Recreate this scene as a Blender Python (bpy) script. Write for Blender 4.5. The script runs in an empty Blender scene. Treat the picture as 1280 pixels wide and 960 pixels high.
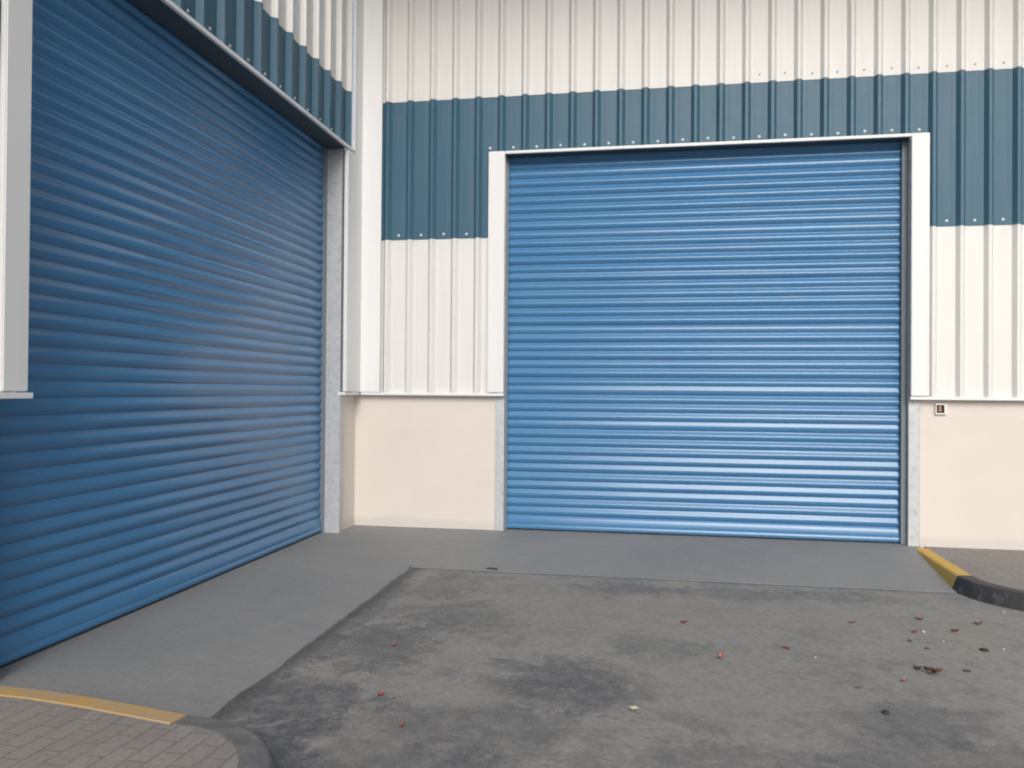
import bpy, bmesh, math, random
from mathutils import Vector, Matrix, noise
random.seed(7)
S = bpy.context.scene
COL = S.collection

# ------------------------------------------------------------------ helpers
def new_mesh(name, verts, faces, mat, parent=None, smooth=False):
    me = bpy.data.meshes.new(name)
    me.from_pydata([tuple(v) for v in verts], [], faces)
    bm = bmesh.new(); bm.from_mesh(me)
    bmesh.ops.recalc_face_normals(bm, faces=bm.faces)
    bm.to_mesh(me); bm.free()
    if smooth:
        for p in me.polygons: p.use_smooth = True
    me.materials.append(mat)
    o = bpy.data.objects.new(name, me); COL.objects.link(o)
    if parent: o.parent = parent
    return o

class Geo:
    def __init__(self): self.v = []; self.f = []
    def box(self, x0, x1, y0, y1, z0, z1):
        b = len(self.v)
        self.v += [(x, y, z) for z in (z0, z1) for y in (y0, y1) for x in (x0, x1)]
        self.f += [tuple(b+i for i in q) for q in ((0,1,3,2),(4,6,7,5),(0,4,5,1),(2,3,7,6),(0,2,6,4),(1,5,7,3))]
        return self
    def build(self, name, mat, parent=None, bevel=0.0, segs=2):
        o = new_mesh(name, self.v, self.f, mat, parent)
        if bevel:
            bm = bmesh.new(); bm.from_mesh(o.data)
            bmesh.ops.bevel(bm, geom=list(bm.edges), offset=bevel, segments=segs, affect='EDGES', clamp_overlap=True)
            bm.to_mesh(o.data); bm.free()
        return o

def tag(o, label=None, cat=None, group=None, kind=None):
    if label: o['label'] = label
    if cat: o['category'] = cat
    if group: o['group'] = group
    if kind: o['kind'] = kind
    return o

def empty(name, loc=(0,0,0)):
    o = bpy.data.objects.new(name, None); COL.objects.link(o); o.location = loc
    o.empty_display_size = .2
    return o

# ------------------------------------------------------------------ materials
def mat(name):
    m = bpy.data.materials.new(name); m.use_nodes = True
    nt = m.node_tree; nt.nodes.clear()
    out = nt.nodes.new('ShaderNodeOutputMaterial'); b = nt.nodes.new('ShaderNodeBsdfPrincipled')
    nt.links.new(b.outputs[0], out.inputs[0])
    return m, nt, b
def N(nt, t, **kw):
    n = nt.nodes.new(t)
    for k, v in kw.items():
        if k.startswith('i_'): n.inputs[k[2:].replace('_', ' ')].default_value = v
        else: setattr(n, k, v)
    return n
def L(nt, a, b): nt.links.new(a, b)
def coords(nt, scale=(1,1,1)):
    t = N(nt, 'ShaderNodeTexCoord'); mp = N(nt, 'ShaderNodeMapping'); mp.inputs['Scale'].default_value = scale
    L(nt, t.outputs['Object'], mp.inputs['Vector']); return mp.outputs[0]
def tex(nt, vec, scale, detail=6, rough=.6, dist=0.0):
    n = N(nt, 'ShaderNodeTexNoise'); n.inputs['Scale'].default_value = scale; n.inputs['Detail'].default_value = detail
    n.inputs['Roughness'].default_value = rough; n.inputs['Distortion'].default_value = dist
    L(nt, vec, n.inputs['Vector']); return n.outputs['Fac']
def ramp(nt, fac, stops):
    r = N(nt, 'ShaderNodeValToRGB'); e = r.color_ramp.elements
    while len(e) < len(stops): e.new(.5)
    for k, (p, c) in enumerate(stops):
        e[k].position = p; e[k].color = (c if len(c) == 4 else (*c, 1)) if not isinstance(c, float) else (c, c, c, 1)
    L(nt, fac, r.inputs[0]); return r.outputs[0]
def mix(nt, fac, a, b, mode='MIX'):
    m = N(nt, 'ShaderNodeMix', data_type='RGBA', blend_type=mode)
    for s, v in ((m.inputs[0], fac), (m.inputs[6], a), (m.inputs[7], b)):
        if isinstance(v, (int, float)): s.default_value = v
        elif isinstance(v, tuple): s.default_value = v if len(v) == 4 else (*v, 1)
        else: L(nt, v, s)
    return m.outputs[2]
def mth(nt, op, a, b=None):
    m = N(nt, 'ShaderNodeMath', operation=op)
    for s, v in zip(m.inputs, (a, b)):
        if v is None: continue
        if isinstance(v, (int, float)): s.default_value = v
        else: L(nt, v, s)
    return m.outputs[0]
def bump(nt, b, h, strength, dist=.01):
    n = N(nt, 'ShaderNodeBump'); n.inputs['Strength'].default_value = strength; n.inputs['Distance'].default_value = dist
    L(nt, h, n.inputs['Height']); L(nt, n.outputs[0], b.inputs['Normal'])

def painted_steel(name, col, rough=.35, dirt=(.35,.33,.30), amt=.18, coat=0.0, wav=.25, spec=.4):
    m, nt, b = mat(name)
    v = coords(nt)
    st = tex(nt, coords(nt, (6, 6, .5)), 2.2, 5, .65)              # vertical rain streaks
    bl = tex(nt, v, 1.7, 5, .6)
    f = mth(nt, 'MULTIPLY', ramp(nt, st, [(.45, 0.0), (.78, 1.0)]), amt)
    c = mix(nt, f, col, dirt)
    c = mix(nt, ramp(nt, bl, [(.3, .0), (.75, amt*.7)]), c, tuple(x*.82 for x in col))
    L(nt, c, b.inputs['Base Color'])
    r = mth(nt, 'ADD', mth(nt, 'MULTIPLY', tex(nt, v, 9, 4), .16), rough-.08); L(nt, r, b.inputs['Roughness'])
    bump(nt, b, tex(nt, v, 2.6, 2, .4), wav, .006)
    b.inputs['Coat Weight'].default_value = coat; b.inputs['Specular IOR Level'].default_value = spec
    return m

M = {}
M['cream'] = painted_steel('cream_paint', (.70,.695,.677), .45, (.48,.45,.40), .16)
M['teal'] = painted_steel('teal_paint', (.050,.122,.180), .42, (.16,.20,.22), .16, spec=.3)
M['white'] = painted_steel('white_paint', (.745,.75,.755), .42, (.5,.48,.45), .12)
M['screw'] = painted_steel('screw_metal', (.72,.74,.75), .3, amt=.05)
M['cream_screw'] = painted_steel('cream_screw_metal', (.55,.52,.46), .4, amt=.05)
M['dark_steel'] = painted_steel('dark_lintel_steel', (.055,.070,.085), .5, (.10,.10,.10), .2)  # near-black steel colour for soffit plates and their backing
M['guide'] = painted_steel('guide_steel', (.17,.20,.23), .5, (.18,.19,.20), .2)
M['roof'] = painted_steel('roof_steel', (.16,.165,.17), .5, amt=.1)
M['rubber'] = painted_steel('seal_rubber', (.02,.02,.022), .7, amt=.1)

def shutter_mat():
    m, nt, b = mat('blue_shutter_paint')
    v = coords(nt)
    col = (.058,.184,.366)
    bl = tex(nt, v, 1.1, 5, .6)
    du = tex(nt, coords(nt, (2.2, 2.2, .35)), 1.6, 3, .5)
    c = mix(nt, ramp(nt, bl, [(.35, 0.0), (.75, .5)]), col, (.080,.214,.372))
    c = mix(nt, ramp(nt, du, [(.40, 0.0), (.85, .12)]), c, (.14,.22,.32))
    L(nt, c, b.inputs['Base Color'])
    r = mth(nt, 'ADD', mth(nt, 'MULTIPLY', tex(nt, v, 1.3, 2, .4), .14), .11); L(nt, r, b.inputs['Roughness'])
    b.inputs['Specular IOR Level'].default_value = .43
    return m
M['blue'] = shutter_mat()

def galv():
    m, nt, b = mat('galvanised_steel')
    v = coords(nt)
    vo = N(nt, 'ShaderNodeTexVoronoi'); vo.inputs['Scale'].default_value = 26; L(nt, v, vo.inputs['Vector'])
    sp = N(nt, 'ShaderNodeSeparateColor'); L(nt, vo.outputs['Color'], sp.inputs[0])
    c = mix(nt, sp.outputs[0], (.46,.48,.51), (.53,.55,.575))
    n = tex(nt, v, 7, 8, .7)
    c = mix(nt, ramp(nt, n, [(.42, 0.0), (.70, .45)]), c, (.62,.63,.64))
    n2 = tex(nt, v, 17, 8, .75)
    c = mix(nt, ramp(nt, n2, [(.55, 0.0), (.66, .65)]), c, (.27,.28,.30))
    L(nt, c, b.inputs['Base Color']); b.inputs['Metallic'].default_value = .35; b.inputs['Roughness'].default_value = .55
    bump(nt, b, n, .15, .004)
    return m
M['galv'] = galv()

def render_wall():
    m, nt, b = mat('beige_render')
    v = coords(nt)
    n = tex(nt, v, 1.3, 7, .65)
    c = mix(nt, ramp(nt, n, [(.3, 0.0), (.75, 1.0)]), (.67,.615,.57), (.63,.575,.53))
    # splash dirt low on the wall, broken up by noise
    t = N(nt, 'ShaderNodeTexCoord'); s = N(nt, 'ShaderNodeSeparateXYZ'); L(nt, t.outputs['Object'], s.inputs[0])
    h = mth(nt, 'ADD', s.outputs[2], mth(nt, 'MULTIPLY', tex(nt, v, 5, 8, .75), -.13))
    d = ramp(nt, h, [(-.02, .45), (.05, .0)])
    c = mix(nt, d, c, (.50,.475,.45))
    L(nt, c, b.inputs['Base Color']); b.inputs['Roughness'].default_value = .85
    bump(nt, b, tex(nt, v, 130, 4, .7), .25, .003)
    return m
M['render'] = render_wall()

def spot(nt, pos, cx, cy, rx, ry, warp):
    """soft irregular stain mask around (cx,cy)"""
    vm = N(nt, 'ShaderNodeVectorMath', operation='SUBTRACT'); L(nt, pos, vm.inputs[0]); vm.inputs[1].default_value = (cx, cy, 0)
    vs = N(nt, 'ShaderNodeVectorMath', operation='MULTIPLY'); L(nt, vm.outputs[0], vs.inputs[0]); vs.inputs[1].default_value = (1/rx, 1/ry, 0)
    ln = N(nt, 'ShaderNodeVectorMath', operation='LENGTH'); L(nt, vs.outputs[0], ln.inputs[0])
    d = mth(nt, 'ADD', ln.outputs['Value'], warp)
    return ramp(nt, d, [(.55, 1.0), (.92, 0.0)])

def yard_mat():
    m, nt, b = mat('stained_yard_concrete')
    v = coords(nt)
    c0, c1 = (.310,.301,.282), (.264,.258,.247)
    big = tex(nt, v, .9, 8, .62, .4)
    mid = tex(nt, v, 3.1, 8, .68, .6)
    fine = tex(nt, v, 26, 8, .75)
    c = mix(nt, ramp(nt, big, [(.34, 0.0), (.66, 1.0)]), c0, c1)
    c = mix(nt, ramp(nt, mid, [(.50, 0.0), (.64, .55)]), c, (.140,.144,.156))
    c = mix(nt, ramp(nt, tex(nt, v, 7.5, 9, .75, 1.0), [(.50, 0.0), (.66, .5)]), c, (.145,.148,.156))
    c = mix(nt, ramp(nt, tex(nt, v, 2.3, 8, .7, .3), [(.56, 0.0), (.72, .45)]), c, (.315,.298,.270))
    wp = mth(nt, 'MULTIPLY', mth(nt, 'SUBTRACT', tex(nt, v, 3.2, 12, .78, .6), .5), 3.0)
    wp2 = mth(nt, 'MULTIPLY', mth(nt, 'SUBTRACT', tex(nt, v, 6.5, 12, .78, .9), .5), 3.2)
    brk = ramp(nt, tex(nt, v, 8.5, 12, .78, .7), [(.36, .25), (.56, 1.0)])
    for (cx, cy, rx, ry, a, w) in YARD_STAINS_AND_SHADE:
        k = mth(nt, 'MULTIPLY', mth(nt, 'MULTIPLY', spot(nt, v, cx, cy, rx*1.1, ry*1.1, w and wp2 or wp), brk), min(1, a*1.15))
        c = mix(nt, k, c, (.080,.085,.100))
    for (cx, cy, rx, ry, a) in YARD_PALE:
        k = mth(nt, 'MULTIPLY', spot(nt, v, cx, cy, rx, ry, wp), a)
        c = mix(nt, k, c, (.285,.270,.246))
    sx = N(nt, 'ShaderNodeSeparateXYZ'); L(nt, v, sx.inputs[0])
    jn = mth(nt, 'MULTIPLY', mth(nt, 'SUBTRACT', tex(nt, v, 9, 6, .7), .5), .12)
    for ax, off, wd, a in ((1, 1.385, .085, .5), (0, -1.075, .10, .8)):
        dd = mth(nt, 'ADD', mth(nt, 'ABSOLUTE', mth(nt, 'ADD', sx.outputs[ax], off)), jn)
        c = mix(nt, ramp(nt, dd, [(.016, a), (wd, 0.0)]), c, (.062,.063,.066))
    c = mix(nt, ramp(nt, fine, [(.35, .32), (.6, 0.0)]), c, (.10,.10,.10))
    c = mix(nt, ramp(nt, tex(nt, v, 75, 4, .6), [(.56, 0.0), (.70, .6)]), c, (.34,.325,.30))
    c = mix(nt, ramp(nt, tex(nt, v, 17, 10, .8, .5), [(.50, 0.0), (.60, .35)]), c, (.155,.155,.158))
    c = mix(nt, ramp(nt, tex(nt, v, 130, 3, .6), [(.60, 0.0), (.70, .7)]), c, (.09,.09,.09))
    L(nt, c, b.inputs['Base Color'])
    b.inputs['Roughness'].default_value = .82; b.inputs['Specular IOR Level'].default_value = .3
    hh = mth(nt, 'ADD', mth(nt, 'MULTIPLY', fine, .6), mth(nt, 'MULTIPLY', mid, .8))
    bump(nt, b, hh, .45, .012)
    return m
# dark patches (x, y, radii, strength, warp kind) and pale dusty ones
YARD_STAINS_AND_SHADE = [(2.75,-4.05,.55,.42,.75,0),(2.35,-4.75,.7,.4,.55,0),(1.5,-3.6,.42,.55,.6,1),(1.35,-4.55,.5,.4,.75,1),
               (1.9,-2.9,.5,.5,.5,1),(1.15,-3.0,.12,1.5,.5,1),(3.0,-1.75,.45,.25,.5,1),(3.75,-1.8,.8,.25,.35,1),
               (4.5,-4.25,.45,.3,.5,0),(4.6,-4.7,.8,.35,.45,0),(2.0,-5.2,.8,.35,.6,1),(1.45,-5.15,.35,.5,.8,1),  # last entry here paints in the dark shading beside the left kerb
               (3.3,-3.3,.4,.3,.4,1),(4.7,-1.7,.5,.2,.35,1),(3.6,-4.9,.6,.3,.45,1),(1.5,-2.0,.3,.5,.35,1)]
YARD_PALE = [(2.6,-2.5,.9,.6,.55),(3.9,-2.5,1.2,.7,.5),(3.6,-3.9,.7,.5,.45),(2.2,-4.3,.3,.25,.5),(5.0,-2.6,.9,.7,.5),(1.9,-5.0,.3,.2,.4),(1.35,-4.2,.25,.15,.5)]
M['yard'] = yard_mat()

def apron_mat():
    m, nt, b = mat('trowelled_apron_concrete')
    v = coords(nt)
    c = mix(nt, ramp(nt, tex(nt, v, .8, 6, .6, .5), [(.35, 0.0), (.68, 1.0)]), (.256,.257,.256), (.216,.222,.230))
    c = mix(nt, ramp(nt, tex(nt, v, 2.6, 8, .7, .8), [(.52, 0.0), (.72, .5)]), c, (.285,.28,.27))
    c = mix(nt, ramp(nt, tex(nt, coords(nt, (1.5,5,1)), 2.2, 6, .7, 1.2), [(.55, 0.0), (.72, .4)]), c, (.165,.176,.194))
    c = mix(nt, ramp(nt, tex(nt, v, 48, 5, .7), [(.36, .3), (.55, 0.0)]), c, (.13,.13,.13))
    wv = N(nt, 'ShaderNodeTexWave', wave_type='RINGS'); wv.inputs['Scale'].default_value = 1.6; wv.inputs['Distortion'].default_value = 9; wv.inputs['Detail'].default_value = 6; wv.inputs['Detail Roughness'].default_value = .7; L(nt, v, wv.inputs['Vector'])
    c = mix(nt, ramp(nt, wv.outputs['Fac'], [(.55, 0.0), (1.0, .06)]), c, (.30,.30,.30))
    c = mix(nt, ramp(nt, tex(nt, v, 120, 3, .6), [(.60, 0.0), (.72, .5)]), c, (.11,.11,.11))
    L(nt, c, b.inputs['Base Color']); b.inputs['Roughness'].default_value = .75; b.inputs['Specular IOR Level'].default_value = .35
    bump(nt, b, mth(nt, 'ADD', tex(nt, v, 3, 4), mth(nt, 'MULTIPLY', tex(nt, v, 60, 5, .7), .35)), .22, .008)
    return m
M['apron'] = apron_mat()

def paver_mat(rot):
    m, nt, b = mat('block_pavers')
    t = N(nt, 'ShaderNodeTexCoord'); mp = N(nt, 'ShaderNodeMapping'); mp.inputs['Rotation'].default_value = (0, 0, rot)
    L(nt, t.outputs['Object'], mp.inputs['Vector'])
    br = N(nt, 'ShaderNodeTexBrick'); L(nt, mp.outputs[0], br.inputs['Vector'])
    br.inputs['Scale'].default_value = 1; br.inputs['Brick Width'].default_value = .2; br.inputs['Row Height'].default_value = .1
    br.inputs['Mortar Size'].default_value = .0045; br.inputs['Mortar Smooth'].default_value = .5; br.inputs['Bias'].default_value = 0
    br.inputs['Color1'].default_value = (.275,.258,.245,1); br.inputs['Color2'].default_value = (.24,.22,.208,1); br.inputs['Mortar'].default_value = (.16,.15,.14,1)
    v = mp.outputs[0]
    c = mix(nt, ramp(nt, tex(nt, v, 2.4, 7, .7), [(.4, 0.0), (.7, .6)]), br.outputs[0], (.30,.275,.25))
    c = mix(nt, ramp(nt, tex(nt, v, 40, 6, .7), [(.38, .4), (.6, 0.0)]), c, (.13,.12,.115))
    L(nt, c, b.inputs['Base Color']); b.inputs['Roughness'].default_value = .85
    h = mth(nt, 'ADD', mth(nt, 'MULTIPLY', br.outputs['Fac'], -1.0), mth(nt, 'MULTIPLY', tex(nt, v, 60, 5), .3))
    bump(nt, b, h, .7, .006)
    return m
M['paver_left'] = paver_mat(math.radians(93)); M['paver_right'] = paver_mat(math.radians(3))

def kerb_paint(name, col, worn, amt):
    m, nt, b = mat(name)
    v = coords(nt)
    n = tex(nt, v, 7, 9, .72)
    c = mix(nt, ramp(nt, n, [(.62-amt*.3, 0.0), (.74-amt*.2, .75)]), col, worn)
    c = mix(nt, ramp(nt, tex(nt, v, 2.2, 5), [(.4, 0.0), (.75, .35)]), c, tuple(.7*a+.3*q for a, q in zip(col, worn)))
    L(nt, c, b.inputs['Base Color']); b.inputs['Roughness'].default_value = .65
    bump(nt, b, tex(nt, v, 45, 6, .7), .3, .004)
    return m
M['kerb_yellow'] = kerb_paint('yellow_kerb_paint', (.50,.31,.085), (.38,.31,.25), .8)
M['kerb_bright'] = kerb_paint('bright_yellow_kerb_paint', (.58,.36,.055), (.42,.33,.2), .4)
M['kerb_black'] = kerb_paint('black_kerb_paint', (.035,.037,.042), (.16,.16,.165), .35)
M['kerb_worn'] = kerb_paint('worn_black_kerb_paint', (.115,.117,.122), (.21,.205,.20), .6)

def plain(name, col, rough=.7, var=.3):
    m, nt, b = mat(name)
    c = mix(nt, ramp(nt, tex(nt, coords(nt), 60, 5), [(.3, 0.0), (.7, 1.0)]), col, tuple(x*(1-var) for x in col))
    L(nt, c, b.inputs['Base Color']); b.inputs['Roughness'].default_value = rough
    return m

# ------------------------------------------------------------------ dimensions (metres)
ZF, ZH, ZB1, ZB2, ZTOP = 1.476, 4.062, 3.145, 4.662, 7.6
BXL, BXR, BCUR = 1.632, 5.698, .150          # opening of the back shutter
AYN, AYF, ACUR = -4.86, -.468, -.225         # opening of the left shutter
BEND, AEND = 17.0, -19.5
YARD = -.12
PAN, MAS = .018, .052                         # cladding pan plane and plinth plane behind the trim plane

# everything on the back wing is built with (u along wall, d outwards from it, z);
# B: u = x, outwards = -y.   A: u = -y, outwards = +x
def toB(u, d, z): return (u, -d, z)
def toA(u, d, z): return (d, -u, z)

def wbox(g, T, u0, u1, d0, d1, z0, z1):
    p, q = T(u0, d0, z0), T(u1, d1, z1)
    g.box(min(p[0],q[0]), max(p[0],q[0]), min(p[1],q[1]), max(p[1],q[1]), z0, z1)
def wpart(name, T, boxes, m, parent, bevel=.003):
    g = Geo()
    for b in boxes: wbox(g, T, *b)
    return g.build(name, m, parent, bevel)

def sheet(name, T, u0, u1, zlo, zhi, phase, pitch, d0, m, parent, breaks=()):
    """trapezoidal rib sheet; zlo/zhi functions of u so a band can step round a door. Ribs stand d outwards."""
    H, sl, tp = .046, .031, .014
    pts = [u0, u1] + list(breaks)
    k = math.floor((u0-phase)/pitch)-1
    while phase+k*pitch < u1+.1:
        c = phase+k*pitch
        pts += [c-sl-tp, c-tp, c+tp, c+sl+tp, c+pitch/2-.045, c+pitch/2-.040, c+pitch/2+.040, c+pitch/2+.045]
        k += 1
    pts = sorted(set(round(p, 5) for p in pts if u0 <= p <= u1))
    def dep(u):
        r = (u-phase+pitch/2) % pitch - pitch/2; a = abs(r)
        if a <= tp: return H
        if a < tp+sl: return H*(1-(a-tp)/sl)
        q = pitch/2-a
        return .0011 if q < .0405 else 0.0
    v, f = [], []
    th = .003
    for a, b_ in zip(pts[:-1], pts[1:]):
        if b_-a < 1e-6: continue
        mid = (a+b_)/2; z0, z1 = zlo(mid), zhi(mid)
        i = len(v)
        for u in (a, b_):
            d = d0+dep(min(max(u, u0), u1))
            v += [T(u, d, z0), T(u, d, z1), T(u, d-th, z0), T(u, d-th, z1)]
        f += [(i, i+1, i+5, i+4), (i+2, i+6, i+7, i+3), (i, i+4, i+6, i+2), (i+1, i+3, i+7, i+5)]
    return new_mesh(name, v, f, m, parent)

def curtain(T, u0, u1, d, zt, pitch, zbar, m, parent, seed):
    rnd = random.Random(seed)
    prof = [(0,-.0104),(.015,-.0088),(.04,-.0068),(.10,-.0030),(.20,.0028),(.29,.0070),(.36,.0091),(.42,.0098),(.48,.0096),(.54,.0084),(.60,.0060),(.68,.0022),(.77,-.0022),(.86,-.0064),(.93,-.0092),(.98,-.0106)]
    nu = 46
    us = [u0+(u1-u0)*i/nu for i in range(nu+1)]
    rows = []
    n = int(math.ceil((zt-zbar)/pitch))
    for k in range(n):
        tl = rnd.gauss(0, .05); bel = rnd.choice((.62, .8, .92, 1.0, 1.0, 1.08, 1.12)); off = rnd.gauss(0, .0007); sag = rnd.gauss(0, .0010)
        for t, dd in prof:
            rows.append((zbar+(k+t)*pitch, (dd*bel if dd > 0 else dd)+off+tl*(t-.4)*pitch, sag, k))
    v, f = [], []
    for r, (z, dd, sag, k) in enumerate(rows):
        for i, u in enumerate(us):
            w = .0012*noise.noise(Vector((u*1.3, k*.61, seed)))+.0006*noise.noise(Vector((u*4, k*1.7, seed)))
            v.append(T(u, d+dd+w+sag*math.sin(math.pi*i/nu), z))
    W = nu+1
    for r in range(len(rows)-1):
        for i in range(nu):
            a = r*W+i; f.append((a, a+1, a+W+1, a+W))
    return new_mesh('roller_shutter', v, f, m, parent, smooth=True)

def bottom_rail(T, u0, u1, d, zbar, m, parent, seed):
    prof = [(zbar+.004,-.012),(zbar-.002,-.006),(zbar-.018,.0035),(zbar-.036,.0105),(zbar-.055,.0155),(zbar-.074,.018),(zbar-.086,.0178),(.062,.0150),(.056,.0165),(.050,.0225),(.022,.0225),(.014,.018),(.014,-.01)]
    nu = 40; v, f = [], []
    for z, dd in prof:
        for i in range(nu+1):
            u = u0+(u1-u0)*i/nu
            v.append(T(u, d+dd+.0016*noise.noise(Vector((u*1.1, z*3, seed))), z))
    W = nu+1
    for r in range(len(prof)-1):
        for i in range(nu):
            a = r*W+i; f.append((a, a+1, a+W+1, a+W))
    o = new_mesh('bottom_rail', v, f, m, parent, smooth=True)
    return o

def screw_at(T, u, d, z, m, parent):
    v, f = [], []
    rings = [(.0135, 0), (.0135, .002), (.0085, .0035), (.0075, .008), (.005, .0095)]
    n = 10
    for r, h in rings:
        for i in range(n):
            a = 2*math.pi*i/n; v.append(T(u+r*math.cos(a), d+h, z+r*math.sin(a)))
    for k in range(len(rings)-1):
        for i in range(n):
            f.append((k*n+i, k*n+(i+1) % n, (k+1)*n+(i+1) % n, (k+1)*n+i))
    f.append(tuple((len(rings)-1)*n+i for i in range(n)))
    return new_mesh('screw', v, f, m, parent)

# ------------------------------------------------------------------ back wing
PB, FB = .254, .572
back = tag(empty('warehouse_wing', (0, 0, 0)), 'cream and teal ribbed warehouse wall facing the viewer, its blue roller shutter in white trim', 'warehouse')
wpart('plinth_wall', toB, [(-.30, BXL-.095, -.30, -MAS, -.3, ZF+.05), (BXR+.105, BEND, -.30, -MAS, -.3, ZF+.05)], M['render'], back, .004)
low = lambda z: (lambda u: z)
# pans at d=-PAN; overlaps stand 4 mm proud of the sheet below
for (a, b_) in ((.02, BXL-.02), (BXR+.02, BEND)):
    sheet('lower_cladding', toB, a, b_, low(ZF-.01), low(ZB1+.12), FB, PB, -PAN, M['cream'], back)
inside = lambda u: 1.46 < u < 5.86
sheet('teal_band', toB, .02, BEND, lambda u: ZH-.01 if inside(u) else ZB1, low(ZB2+.12), FB, PB, -PAN+.004, M['teal'], back, (1.46, 5.86))
sheet('upper_cladding', toB, .02, BEND, low(ZB2), low(ZTOP), FB, PB, -PAN+.008, M['cream'], back)
# corner flashing (folded internal corner, both flanges over the ribs)
wpart('corner_flashing', toB, [(.0, .262, .034, .040, ZF, ZTOP), (.236, .262, .040, .046, ZF, ZTOP)], M['white'], back, .0015)
# white jamb trims with folded edge
wpart('jamb_trim', toB, [(1.457, BXL, .004, .040, ZF+.002, ZH)], M['white'], back, .006)
wpart('jamb_trim', toB, [(BXR, 5.863, .004, .040, ZF+.002, ZH)], M['white'], back, .006)
wpart('header_trim', toB, [(BXL+.001, BXR-.001, .012, .042, ZH-.032, ZH-.002)], M['white'], back, .003)
wpart('lintel_and_backing', toB, [(BXL+.001, BXR-.001, -.125, .010, ZH-.030, ZH-.012), (BXL-.03, BXR+.03, -.125, -.04, ZH-.011, ZH+.5), (BXL-.03, BXR+.03, -.6, -.22, ZH-.02, ZH+.5)], M['dark_steel'], back, .002)  # soffit plate, plus added dark backing that stops light leaking over the curtain
wpart('drip_flashing', toB, [(.04, BXL+.004, -MAS+.002, .034, ZF-.034, ZF-.004)], M['white'], back, .003)
wpart('drip_flashing', toB, [(BXR-.004, BEND, -MAS+.002, .034, ZF-.034, ZF-.004)], M['white'], back, .003)
wpart('door_post', toB, [(BXL-.093, BXL, -.26, -.040, -.05, ZH-.013)], M['galv'], back, .004)
wpart('door_post', toB, [(BXR, BXR+.103, -.26, -.040, -.05, ZH-.013)], M['galv'], back, .004)
cB = curtain(toB, BXL-.0, BXR, -BCUR, ZH+.18, .0935, .158, M['blue'], back, 3)
rb = bottom_rail(toB, BXL+.008, BXR-.03, -BCUR, .158, M['blue'], cB, 3.3)
wpart('seal', toB, [(BXL+.006, BXR-.02, -BCUR-.012, -BCUR+.014, -.002, .016)], M['rubber'], cB, .002)
wpart('guide_channel', toB, [(BXR-.052, BXR-.002, -.128, -.098, -.0, ZH-.03), (BXR-.010, BXR-.002, -.19, -.128, 0, ZH-.03)], M['guide'], cB, .003)
wpart('guide_channel', toB, [(BXL+.002, BXL+.022, -.128, -.098, -.0, ZH-.03), (BXL+.002, BXL+.010, -.19, -.128, 0, ZH-.03)], M['guide'], cB, .003)
for k in range(-1, 27):
    u = FB+(k+.5)*PB
    if u < .30: continue
    if u > 7.6: break
    if inside(u): screw_at(toB, u, -PAN+.006, ZH+.050+random.uniform(-.006, .006), M['screw'], back)
    elif abs(u-1.46) > .02: screw_at(toB, u-(.02 if 1.3 < u < 1.46 else 0), -PAN+.006, ZB1+.052+random.uniform(-.005, .005), M['screw'], back)
    if u > 4.2: screw_at(toB, u+random.uniform(-.01, .01), -PAN+.010, ZB2+.07+random.uniform(-.015, .015), M['cream_screw'], back)
wpart('roof', toB, [(-.4, BEND, -12, -.35, ZTOP-.4, ZTOP-.1)], M['roof'], back, 0)
wpart('eaves_canopy', toB, [(.3, BEND, .06, 2.9, 7.25, 7.45)], M['roof'], back, 0)
wpart('side_wall', toB, [(BEND-.1, BEND, -12, -.35, -.3, ZTOP-.41)], M['cream'], back, 0)

# ------------------------------------------------------------------ left wing
PA, FA = .286, .655
left = tag(empty('warehouse_wing', (0, -2.6, 0)), 'warehouse wall receding along the left side, nearest blue roller shutter under a dark soffit', 'warehouse')
left.location = (0, 0, 0)
UN, UF = -AYN, -AYF                # near edge (4.86) and far edge (.468) as u
AE = -AEND
wpart('plinth_wall', toA, [(-.050, UF-.105, -.30, -MAS, -.3, ZF+.05), (UN+.17, AE, -.30, -MAS, -.3, ZF+.05)], M['render'], left, .004)
sheet('lower_cladding', toA, UN+.02, AE, low(ZF-.01), low(ZB1+.12), FA, PA, -PAN, M['cream'], left)
insA = lambda u: UF-.18 < u < UN+.17
sheet('teal_band', toA, .285, AE, lambda u: ZH-.01 if insA(u) else ZB1, low(ZB2+.12), FA, PA, -PAN+.004, M['teal'], left, (UN+.17,))
sheet('upper_cladding', toA, .285, AE, low(ZB2), low(ZTOP), FA, PA, -PAN+.008, M['cream'], left)
wpart('corner_flashing', toA, [(.0405, .29, .030, .0385, ZF, ZTOP), (.262, .29, .0385, .045, ZH, ZTOP)], M['white'], left, .0015)
wpart('jamb_trim', toA, [(.292, UF, .002, .042, ZF+.002, ZH-.032)], M['white'], left, .006)
wpart('jamb_trim', toA, [(UN, UN+.17, .002, .042, ZF+.002, ZH)], M['white'], left, .006)
wpart('header_trim', toA, [(.291, UN-.001, .020, .048, ZH-.030, ZH+.004)], M['white'], left, .003)
wpart('lintel_and_backing', toA, [(UF+.001, UN-.001, -.19, .018, ZH-.028, ZH-.010), (UF-.03, UN+.03, -.19, -.051, ZH-.009, ZH+.5), (UF-.03, UN+.03, -.6, -.30, ZH-.02, ZH+.5)], M['dark_steel'], left, .002)  # same here: boxes behind the soffit plate are added backing against light leaks
wpart('drip_flashing', toA, [(.052, UF+.004, -MAS+.002, .034, ZF-.034, ZF-.004)], M['white'], left, .003)
wpart('drip_flashing', toA, [(UN-.014, AE, -MAS+.002, .060, ZF-.034, ZF-.004)], M['white'], left, .003)
wpart('door_post', toA, [(UF-.103, UF, -.36, -.025, -.05, ZH-.011)], M['galv'], left, .004)
wpart('door_post', toA, [(UN+.075, UN+.168, -.27, -.060, -.05, ZH-.011)], M['galv'], left, .004)
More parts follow.
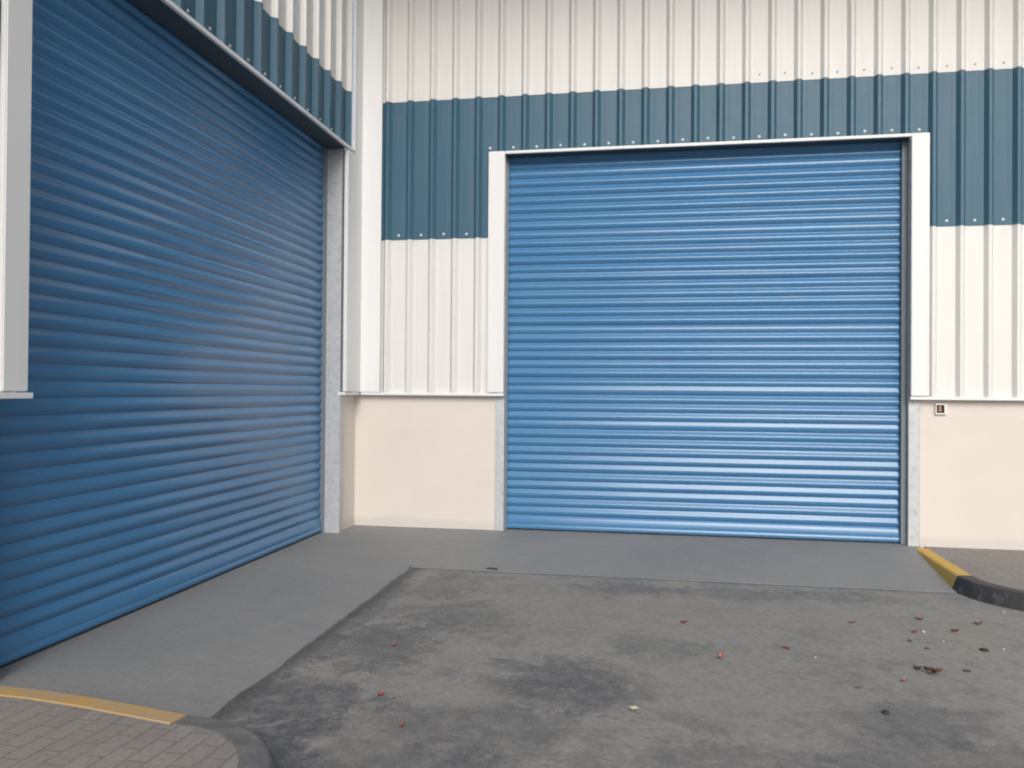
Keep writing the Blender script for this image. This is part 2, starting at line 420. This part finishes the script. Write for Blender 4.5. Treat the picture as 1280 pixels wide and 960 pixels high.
cA = curtain(toA, UF+.018, UN+.075, ACUR, ZH+.18, .0985, .158, M['blue'], left, 11)
bottom_rail(toA, UF+.03, UN+.055, ACUR, .158, M['blue'], cA, 7.1)
wpart('seal', toA, [(UF+.02, UN+.055, ACUR-.012, ACUR+.014, -.002, .016)], M['rubber'], cA, .002)
wpart('guide_channel', toA, [(UF+.001, UF+.026, ACUR-.05, ACUR+.040, 0, ZH+.1)], M['guide'], cA, .003)
wpart('guide_channel', toA, [(UN+.06, UN+.074, ACUR+.022, ACUR+.040, 0, ZH-.04)], M['guide'], cA, .003)
for k in range(0, 17):
    u = FA+(k+.5)*PA
    if u > UN: break
    screw_at(toA, u, -PAN+.006, ZH+.072+random.uniform(-.006, .006), M['screw'], left)
wpart('roof', toA, [(-.3, AE, -12, -.35, ZTOP-.4, ZTOP-.1)], M['roof'], left, 0)
wpart('side_wall', toA, [(AE-.1, AE, -12, -.35, -.3, ZTOP-.41)], M['cream'], left, 0)

# ------------------------------------------------------------------ ground
def grid_sheet(name, xs, ys, zf, m, keep=None):
    v = [(x, y, zf(x, y)) for y in ys for x in xs]; W = len(xs); f = []
    for j in range(len(ys)-1):
        for i in range(W-1):
            if keep and not keep((xs[i]+xs[i+1])/2, (ys[j]+ys[j+1])/2): continue
            a = j*W+i; f.append((a, a+1, a+W+1, a+W))
    return new_mesh(name, v, f, m, smooth=True)
def lin(a, b, n): return [a+(b-a)*i/n for i in range(n+1)]
gx = [-2500, -400, -60, -20] + lin(-6, 14, 60) + [30, 80, 400, 2500]
gy = [-2500, -400, -80, -30] + lin(-14, 2, 60) + [12, 60, 400, 2500]
def yz(x, y):
    if -6 <= x <= 14 and -14 <= y <= 0: return YARD+.003*noise.noise(Vector((x*.9, y*.9, 1.3)))-.002
    return YARD
tag(grid_sheet('ground', gx, gy, yz, M['yard']), kind='structure')

# trowelled concrete apron: a ramp falling from both door sills to the yard, ragged poured edge
def ex(y): return 1.045+.035*(y+2.5)/2.5*-.6+.022*noise.noise(Vector((3.1, y*2.3, 0)))+.010*noise.noise(Vector((8.1, y*11, 0)))
def ey(x): return -1.375+.018*noise.noise(Vector((x*1.9, 5.2, 0)))+.008*noise.noise(Vector((x*10, 2.2, 0)))
def az(x, y):
    a, c = max(0, x+.02)/1.06, max(0, -y)/1.38
    k = .25; h = max(k-abs(a-c), 0)/k
    t = min(1, max(0, min(a, c)-h*h*k*.25))
    return -.002-.116*t+.0025*noise.noise(Vector((x*1.2, y*1.2, 4)))*(1-t)
av, af = [], []
def strip(cols):
    W = len(cols[0]); b = len(av)
    for c in cols: av.extend(c)
    for j in range(len(cols)-1):
        for i in range(W-1):
            a = b+j*W+i; af.append((a, a+1, a+W+1, a+W))
NX = 16
YC = -1.40
ys = lin(-5.12, YC, 90); xs = lin(-.36, 5.80, 150)
strip([[(x, y, az(x, y)) for x in lin(-.36, ex(y), NX)] for y in ys])
strip([[(x, y, az(x, y)) for y in lin(.32, ey(x) if x > ex(YC) else YC, NX)] for x in xs])
strip([[(ex(y), y, az(ex(y), y)), (ex(y)+.002, y, YARD-.03)] for y in ys])
strip([[(x, ey(x), az(x, ey(x))), (x, ey(x)-.002, YARD-.03)] for x in xs if x > ex(YC)])
ap = tag(new_mesh('apron', av, af, M['apron'], smooth=True), kind='structure')

# kerb paths: outer top edge (towards the road) as polyline
def arc(cx, cy, r, a0, a1, n): return [(cx+r*math.cos(math.radians(a0+(a1-a0)*i/n)), cy+r*math.sin(math.radians(a0+(a1-a0)*i/n))) for i in range(n+1)]
def sweep(path, side, top, wtop=.115, batter=.055, zt=.0, ramp0=None):
    """path = outer top edge; side = +1 if pavement lies to the left of travel"""
    P = [Vector((x, y)) for x, y in path]; n = len(P); v, f = [], []
    for i, p in enumerate(P):
        t = (P[min(i+1, n-1)]-P[max(i-1, 0)]).normalized(); nrm = Vector((-t.y, t.x))*side
        prof = [(-batter-.004, YARD-.05), (-batter, YARD+.0), (-.016, zt-.022), (-.008, zt-.008), (.006, zt), (wtop-.01, zt+.001), (wtop, zt-.006), (wtop, YARD-.05)]
        for d, z in prof: v.append((p.x+nrm.x*d, p.y+nrm.y*d, z))
    W = 8
    for i in range(n-1):
        for k in range(W):
            a = i*W+k; b_ = i*W+(k+1) % W; f.append((a, b_, b_+W, a+W))
    f.append(tuple(range(W))); f.append(tuple((n-1)*W+k for k in range(W)))
    return v, f
def kerb(path, side, m, label):
    v, f = sweep(path, side, 0)
    o = new_mesh('kerbstone', v, f, m)
    return tag(o, label, 'kerbstone', 'painted kerbstones')
left_arc = arc(1.12, -5.72, .612, 88, 0, 16)
left_line = [(-.055, -4.945), (.25, -4.962), (.6, -5.01), (1.102, -5.106)]
kerb(left_line, -1, M['kerb_yellow'], 'faded yellow kerbstone at the lower left, in front of the nearer shutter')
kerb([(1.108, -5.107)]+left_arc[1:], -1, M['kerb_worn'], 'worn dark kerbstone curving round the lower left pavement corner')
right_arc = arc(6.42, -1.285, .71, 180, 270, 14)
kerb([(5.737, -.072), (5.722, -.6), (5.709, -1.262)], 1, M['kerb_bright'], 'yellow kerbstone running out from the right door post of the facing shutter')
kerb([(5.709, -1.268)]+right_arc[1:], 1, M['kerb_black'], 'black kerbstone curving away to the right beyond the yellow one')
v, f = sweep([(1.732, -5.73), (1.74, -12), (1.74, -19)], -1, 0); tag(new_mesh('kerb', v, f, M['kerb_worn']), kind='structure')
v, f = sweep([(6.43, -1.995), (10, -2.0), (BEND, -2.0)], 1, 0); tag(new_mesh('kerb', v, f, M['kerb_yellow']), kind='structure')

def inset(path, side, w):
    P = [Vector(p) for p in path]; n = len(P); o = []
    for i, p in enumerate(P):
        t = (P[min(i+1, n-1)]-P[max(i-1, 0)]).normalized(); nrm = Vector((-t.y, t.x))*side
        o.append((p.x+nrm.x*w, p.y+nrm.y*w))
    return o
lp = inset(left_line+left_arc[1:]+[(1.74, -19)], -1, .113)
poly = [(-.075, -19)]+[(-.075, lp[0][1])]+lp[0:]
nv = len(poly)
tag(new_mesh('pavement', [(x, y, -.004) for x, y in poly]+[(x, y, -.2) for x, y in poly], [tuple(range(nv))], M['paver_left']), kind='structure')
rp = inset([(5.737, -.06), (5.722, -.6), (5.709, -1.262)]+right_arc[1:]+[(BEND, -2.0)], 1, .113)
poly = rp+[(BEND, .075), (rp[0][0], .075)]
nv = len(poly)
tag(new_mesh('pavement', [(x, y, -.004) for x, y in poly], [tuple(range(nv))], M['paver_right']), kind='structure')

# ------------------------------------------------------------------ small box on the plinth
jb = tag(empty('switch_box', (5.994, MAS, 1.352)), 'small square white-framed box with orange core on the beige plinth', 'switch box')
def jpart(name, boxes, m, bevel=.002):
    g = Geo()
    for b in boxes: g.box(*b)
    return g.build(name, m, jb, bevel)
s_ = .052
jpart('frame', [(-s_, s_, -.028, .0, s_-.013, s_), (-s_, s_, -.028, 0, -s_, -s_+.013), (-s_, -s_+.010, -.028, 0, -s_+.013, s_-.013), (s_-.022, s_, -.028, 0, -s_+.013, s_-.013)], M['white'])
jpart('back_plate', [(-s_+.010, s_-.022, -.006, -.002, -s_+.013, s_-.013)], M['rubber'], 0)
jpart('core', [(-.022, .006, -.020, -.006, -.024, .004)], plain('orange_terminal', (.55,.20,.07), .5))
jpart('core_cap', [(-.020, .004, -.018, -.006, .006, .026)], plain('pale_terminal', (.45,.30,.24), .5))

# ------------------------------------------------------------------ things lying on the yard
def petal(x, y, r, col, label, rz, curl=.4, group='fallen petals and leaves', cat='petal', name='petal'):
    r *= .80; curl *= 1.7; col = tuple(q*.66+.04 for q in col)
    n, k = 9, 5; v, f = [], []
    for i in range(n):
        t = i/(n-1); w = math.sin(math.pi*(.08+.86*t))**.8*.55
        for j in range(k):
            s = (j/(k-1)-.5)*2
            px, py = (t-.5)*2*r, s*w*r
            pz = .004+curl*r*(s*s*.55+(t-.4)**2*1.3)+.08*r*noise.noise(Vector((t*4, s*3, x*9)))
            v.append((px, py, max(.003, pz)))
    for i in range(n-1):
        for j in range(k-1):
            a = i*k+j; f.append((a, a+1, a+k+1, a+k))
    b = len(v); v += [(p[0], p[1], p[2]-.0012) for p in v[:b]]; f += [tuple(q+b for q in reversed(c)) for c in f[:]]
    o = new_mesh(name, v, f, plain(name+'_tissue', col, .6), smooth=True)
    o.location = (x, y, yz(x, y)+.002); o.rotation_euler = (0, 0, rz)
    return tag(o, label, cat, group)
G = 'fallen petals'
petal(3.429,-2.716,.034,(.30,.035,.055),'dark red petal lying alone before the middle of the facing shutter', .5, .5, G)
petal(3.621,-3.442,.034,(.62,.20,.14),'orange pink petal, brightest on the yard, in front of the dark red one', 1.3, .6, G)
petal(4.047,-3.170,.032,(.42,.12,.12),'pinkish red petal between the orange petal and the right hand litter', 2.2, .5, G)
petal(4.603,-2.480,.030,(.36,.16,.16),'dull pink petal, left end of the scatter near the right kerb', .2, .5, G)
petal(5.095,-2.300,.032,(.32,.10,.10),'red petal of the scatter lying nearest the yellow kerbstone', 2.8, .5, G)
petal(4.967,-2.640,.032,(.34,.07,.08),'red petal touching a white pebble', .9, .6, G)
petal(5.243,-2.566,.030,(.26,.05,.06),'dark maroon petal right of the white pebbles', -.6, .6, G)
petal(5.469,-2.347,.034,(.26,.14,.11),'brownish curled petal nearest the black kerbstone', .1, .6, G)
petal(4.611,-3.651,.026,(.42,.19,.16),'small pink petal left of the brown leaf clump', .7, .6, G)
petal(1.605,-3.604,.022,(.42,.05,.08),'small red petal on the left, beside the apron edge', .2, .5, G)
petal(1.791,-4.407,.026,(.48,.06,.09),'crimson petal, brighter of two near the lower left dark kerb', 1.0, .5, G)
petal(2.021,-4.771,.024,(.40,.13,.12),'faded pink petal nearest the viewer', 1.7, .5, G)

def lump(name, x, y, rx, ry, rz_, col, label, cat, group, seed, rough=.8):
    bm = bmesh.new(); bmesh.ops.create_icosphere(bm, subdivisions=3, radius=1)
    for v in bm.verts:
        d = 1+.35*noise.noise(v.co*1.3+Vector((seed, 0, 0)))+.12*noise.noise(v.co*4+Vector((0, seed, 0)))
        v.co = Vector((v.co.x*rx*d, v.co.y*ry*d, max(v.co.z*d, -.5)*rz_))
    if name == 'crumb' and rx < .05: bmesh.ops.scale(bm, vec=(.85, .85, .8), verts=bm.verts)
    if name == 'pebble': bmesh.ops.scale(bm, vec=(.8, .8, .8), verts=bm.verts)
    me = bpy.data.meshes.new(name); bm.to_mesh(me); bm.free()
    for p in me.polygons: p.use_smooth = True
    me.materials.append(plain(name+'_stone', col, rough))
    o = bpy.data.objects.new(name, me); COL.objects.link(o); o.location = (x, y, yz(x, y)+rz_*.45); o.rotation_euler.z = seed
    return tag(o, label, cat, group)
W_ = 'white pebbles'; D_ = 'dark crumbs on the yard'
lump('pebble',5.028,-2.610,.016,.013,.011,(.55,.54,.51),'white pebble touching a red petal','pebble',W_,1.1)
lump('pebble',5.086,-2.813,.013,.011,.009,(.42,.41,.39),'white pebble lying in the middle of the scatter of petals','pebble',W_,2.3)
lump('pebble',5.407,-2.917,.013,.011,.010,(.42,.41,.39),'white pebble farthest right, beside a dark crumb','pebble',W_,3.7)
lump('pebble',4.194,-3.314,.012,.010,.008,(.42,.41,.39),'tiny white pebble alone beside the pinkish red petal','pebble',W_,4.1)
lump('pebble',5.78,-1.955,.014,.012,.010,(.42,.41,.39),'pale pebble at the foot of the black kerbstone','pebble',W_,5.1)
lump('crumb',5.279,-2.959,.034,.022,.014,(.055,.038,.030),'largest dark brown crumb, below the maroon petal','debris',D_,5.2)
lump('crumb',5.026,-3.397,.026,.016,.010,(.075,.07,.065),'flat dark grey crumb right of the brown leaf clump','debris',D_,6.4)
lump('crumb',4.378,-4.148,.020,.020,.014,(.035,.032,.030),'round black crumb on the dark stain nearest the viewer at right','debris',D_,7.6)
lump('crumb',4.875,-2.840,.022,.015,.009,(.10,.095,.085),'small grey crumb in front of the red petal with the pebble','debris',D_,8.2)
lump('crumb',4.932,-2.990,.020,.014,.008,(.095,.09,.09),'grey crumb midway between the petals and the brown leaf clump','debris',D_,9.1)
lump('crumb',4.330,-3.800,.026,.015,.008,(.12,.115,.10),'pale grey flat crumb left of the small pink petal','debris',D_,3.3)
lump('crumb',1.775,-1.315,.075,.030,.014,(.060,.060,.062),'dark clod lying on the ragged apron edge left of the facing shutter','debris',D_,2.9)

# brown leaf clump: several crumpled leaves in one dry cluster
lc = empty('leaf_clump', (4.815, -3.49, yz(4.815, -3.49)))
tag(lc, 'dry rust brown leaf clump on the yard at the lower right', 'dry leaves')
for i, (dx, dy, r, rz, col) in enumerate([(.0,.0,.036,.3,(.13,.050,.022)),(.03,.012,.029,1.6,(.17,.065,.025)),(-.035,.010,.036,2.4,(.10,.045,.025)),(.015,-.028,.032,-.5,(.13,.05,.02)),(-.09,.07,.028,-.7,(.07,.05,.04))]):
    o = petal(4.815, -3.49, r, col, None, rz, .35+.1*i, None, None, 'leaf')
    o.parent = lc; o.location = (dx*.8, dy*.8, .010+.003*i if i < 4 else .002); o.rotation_euler = (random.uniform(-.5, .5), random.uniform(-.4, .4), rz) if i < 4 else (0, 0, rz)
# scrap of pale paper
g = Geo(); g.box(-.019, .019, -.016, .016, 0, .0035)
sc = g.build('paper_scrap', plain('cream_paper', (.72,.62,.42), .8, .12), None, .001)
for v in sc.data.vertices: v.co.z += .012*abs(v.co.x)/.02
sc.location = (3.117, -4.359, yz(3.117, -4.359)+.004); sc.rotation_euler.z = .5
tag(sc, 'tiny cream scrap lying on the concrete at the bottom centre', 'paper scrap')

# ------------------------------------------------------------------ camera (solved from the photograph)
yaw, pitch, roll, F = .1714, .0084, .0076, 1015.88
cy, sy, cp, sp = math.cos(yaw), math.sin(yaw), math.cos(pitch), math.sin(pitch)
fw = Vector((-sy*cp, cy*cp, sp)); r0 = Vector((cy, sy, 0)); u0 = r0.cross(fw)
rt = math.cos(roll)*r0+math.sin(roll)*u0; up = -math.sin(roll)*r0+math.cos(roll)*u0
cd = bpy.data.cameras.new('camera'); cam = bpy.data.objects.new('camera', cd); COL.objects.link(cam)
cam.matrix_world = Matrix(((rt.x, up.x, -fw.x, 3.2024), (rt.y, up.y, -fw.y, -8.5521), (rt.z, up.z, -fw.z, 1.5), (0, 0, 0, 1)))
cd.sensor_width = 36; cd.lens = F/1280*36; cd.clip_end = 6000; cd.clip_start = .05
S.camera = cam

# ------------------------------------------------------------------ light: bright overcast, brightest behind the viewer
EL, AZ = 33, 169          # azimuth measured clockwise from +y towards +x
d = Vector((math.sin(math.radians(AZ))*math.cos(math.radians(EL)), math.cos(math.radians(AZ))*math.cos(math.radians(EL)), math.sin(math.radians(EL))))
sd = bpy.data.lights.new('sun', 'SUN'); so = bpy.data.objects.new('sun', sd); COL.objects.link(so)
so.rotation_euler = d.to_track_quat('Z', 'Y').to_euler()
sd.energy = 1.25; sd.angle = math.radians(26); sd.color = (1, .96, .90)
w = bpy.data.worlds.new('World'); S.world = w; w.use_nodes = True
nt = w.node_tree; nt.nodes.clear()
out = nt.nodes.new('ShaderNodeOutputWorld'); bg = nt.nodes.new('ShaderNodeBackground'); sk = nt.nodes.new('ShaderNodeTexSky')
sk.sky_type = 'NISHITA'; sk.sun_disc = False; sk.sun_elevation = math.radians(EL); sk.sun_rotation = math.radians(AZ)
sk.air_density = 1.0; sk.dust_density = 4.0; sk.ozone_density = 1.0
hs = nt.nodes.new('ShaderNodeHueSaturation'); hs.inputs['Saturation'].default_value = .40
nt.links.new(sk.outputs[0], hs.inputs['Color']); nt.links.new(hs.outputs[0], bg.inputs[0]); nt.links.new(bg.outputs[0], out.inputs[0])
bg.inputs[1].default_value = .15
S.view_settings.view_transform = 'Standard'; S.view_settings.look = 'None'; S.view_settings.gamma = 1
S.view_settings.use_curve_mapping = False; S.view_settings.exposure = 0.02
S.cycles.filter_width = 2.0
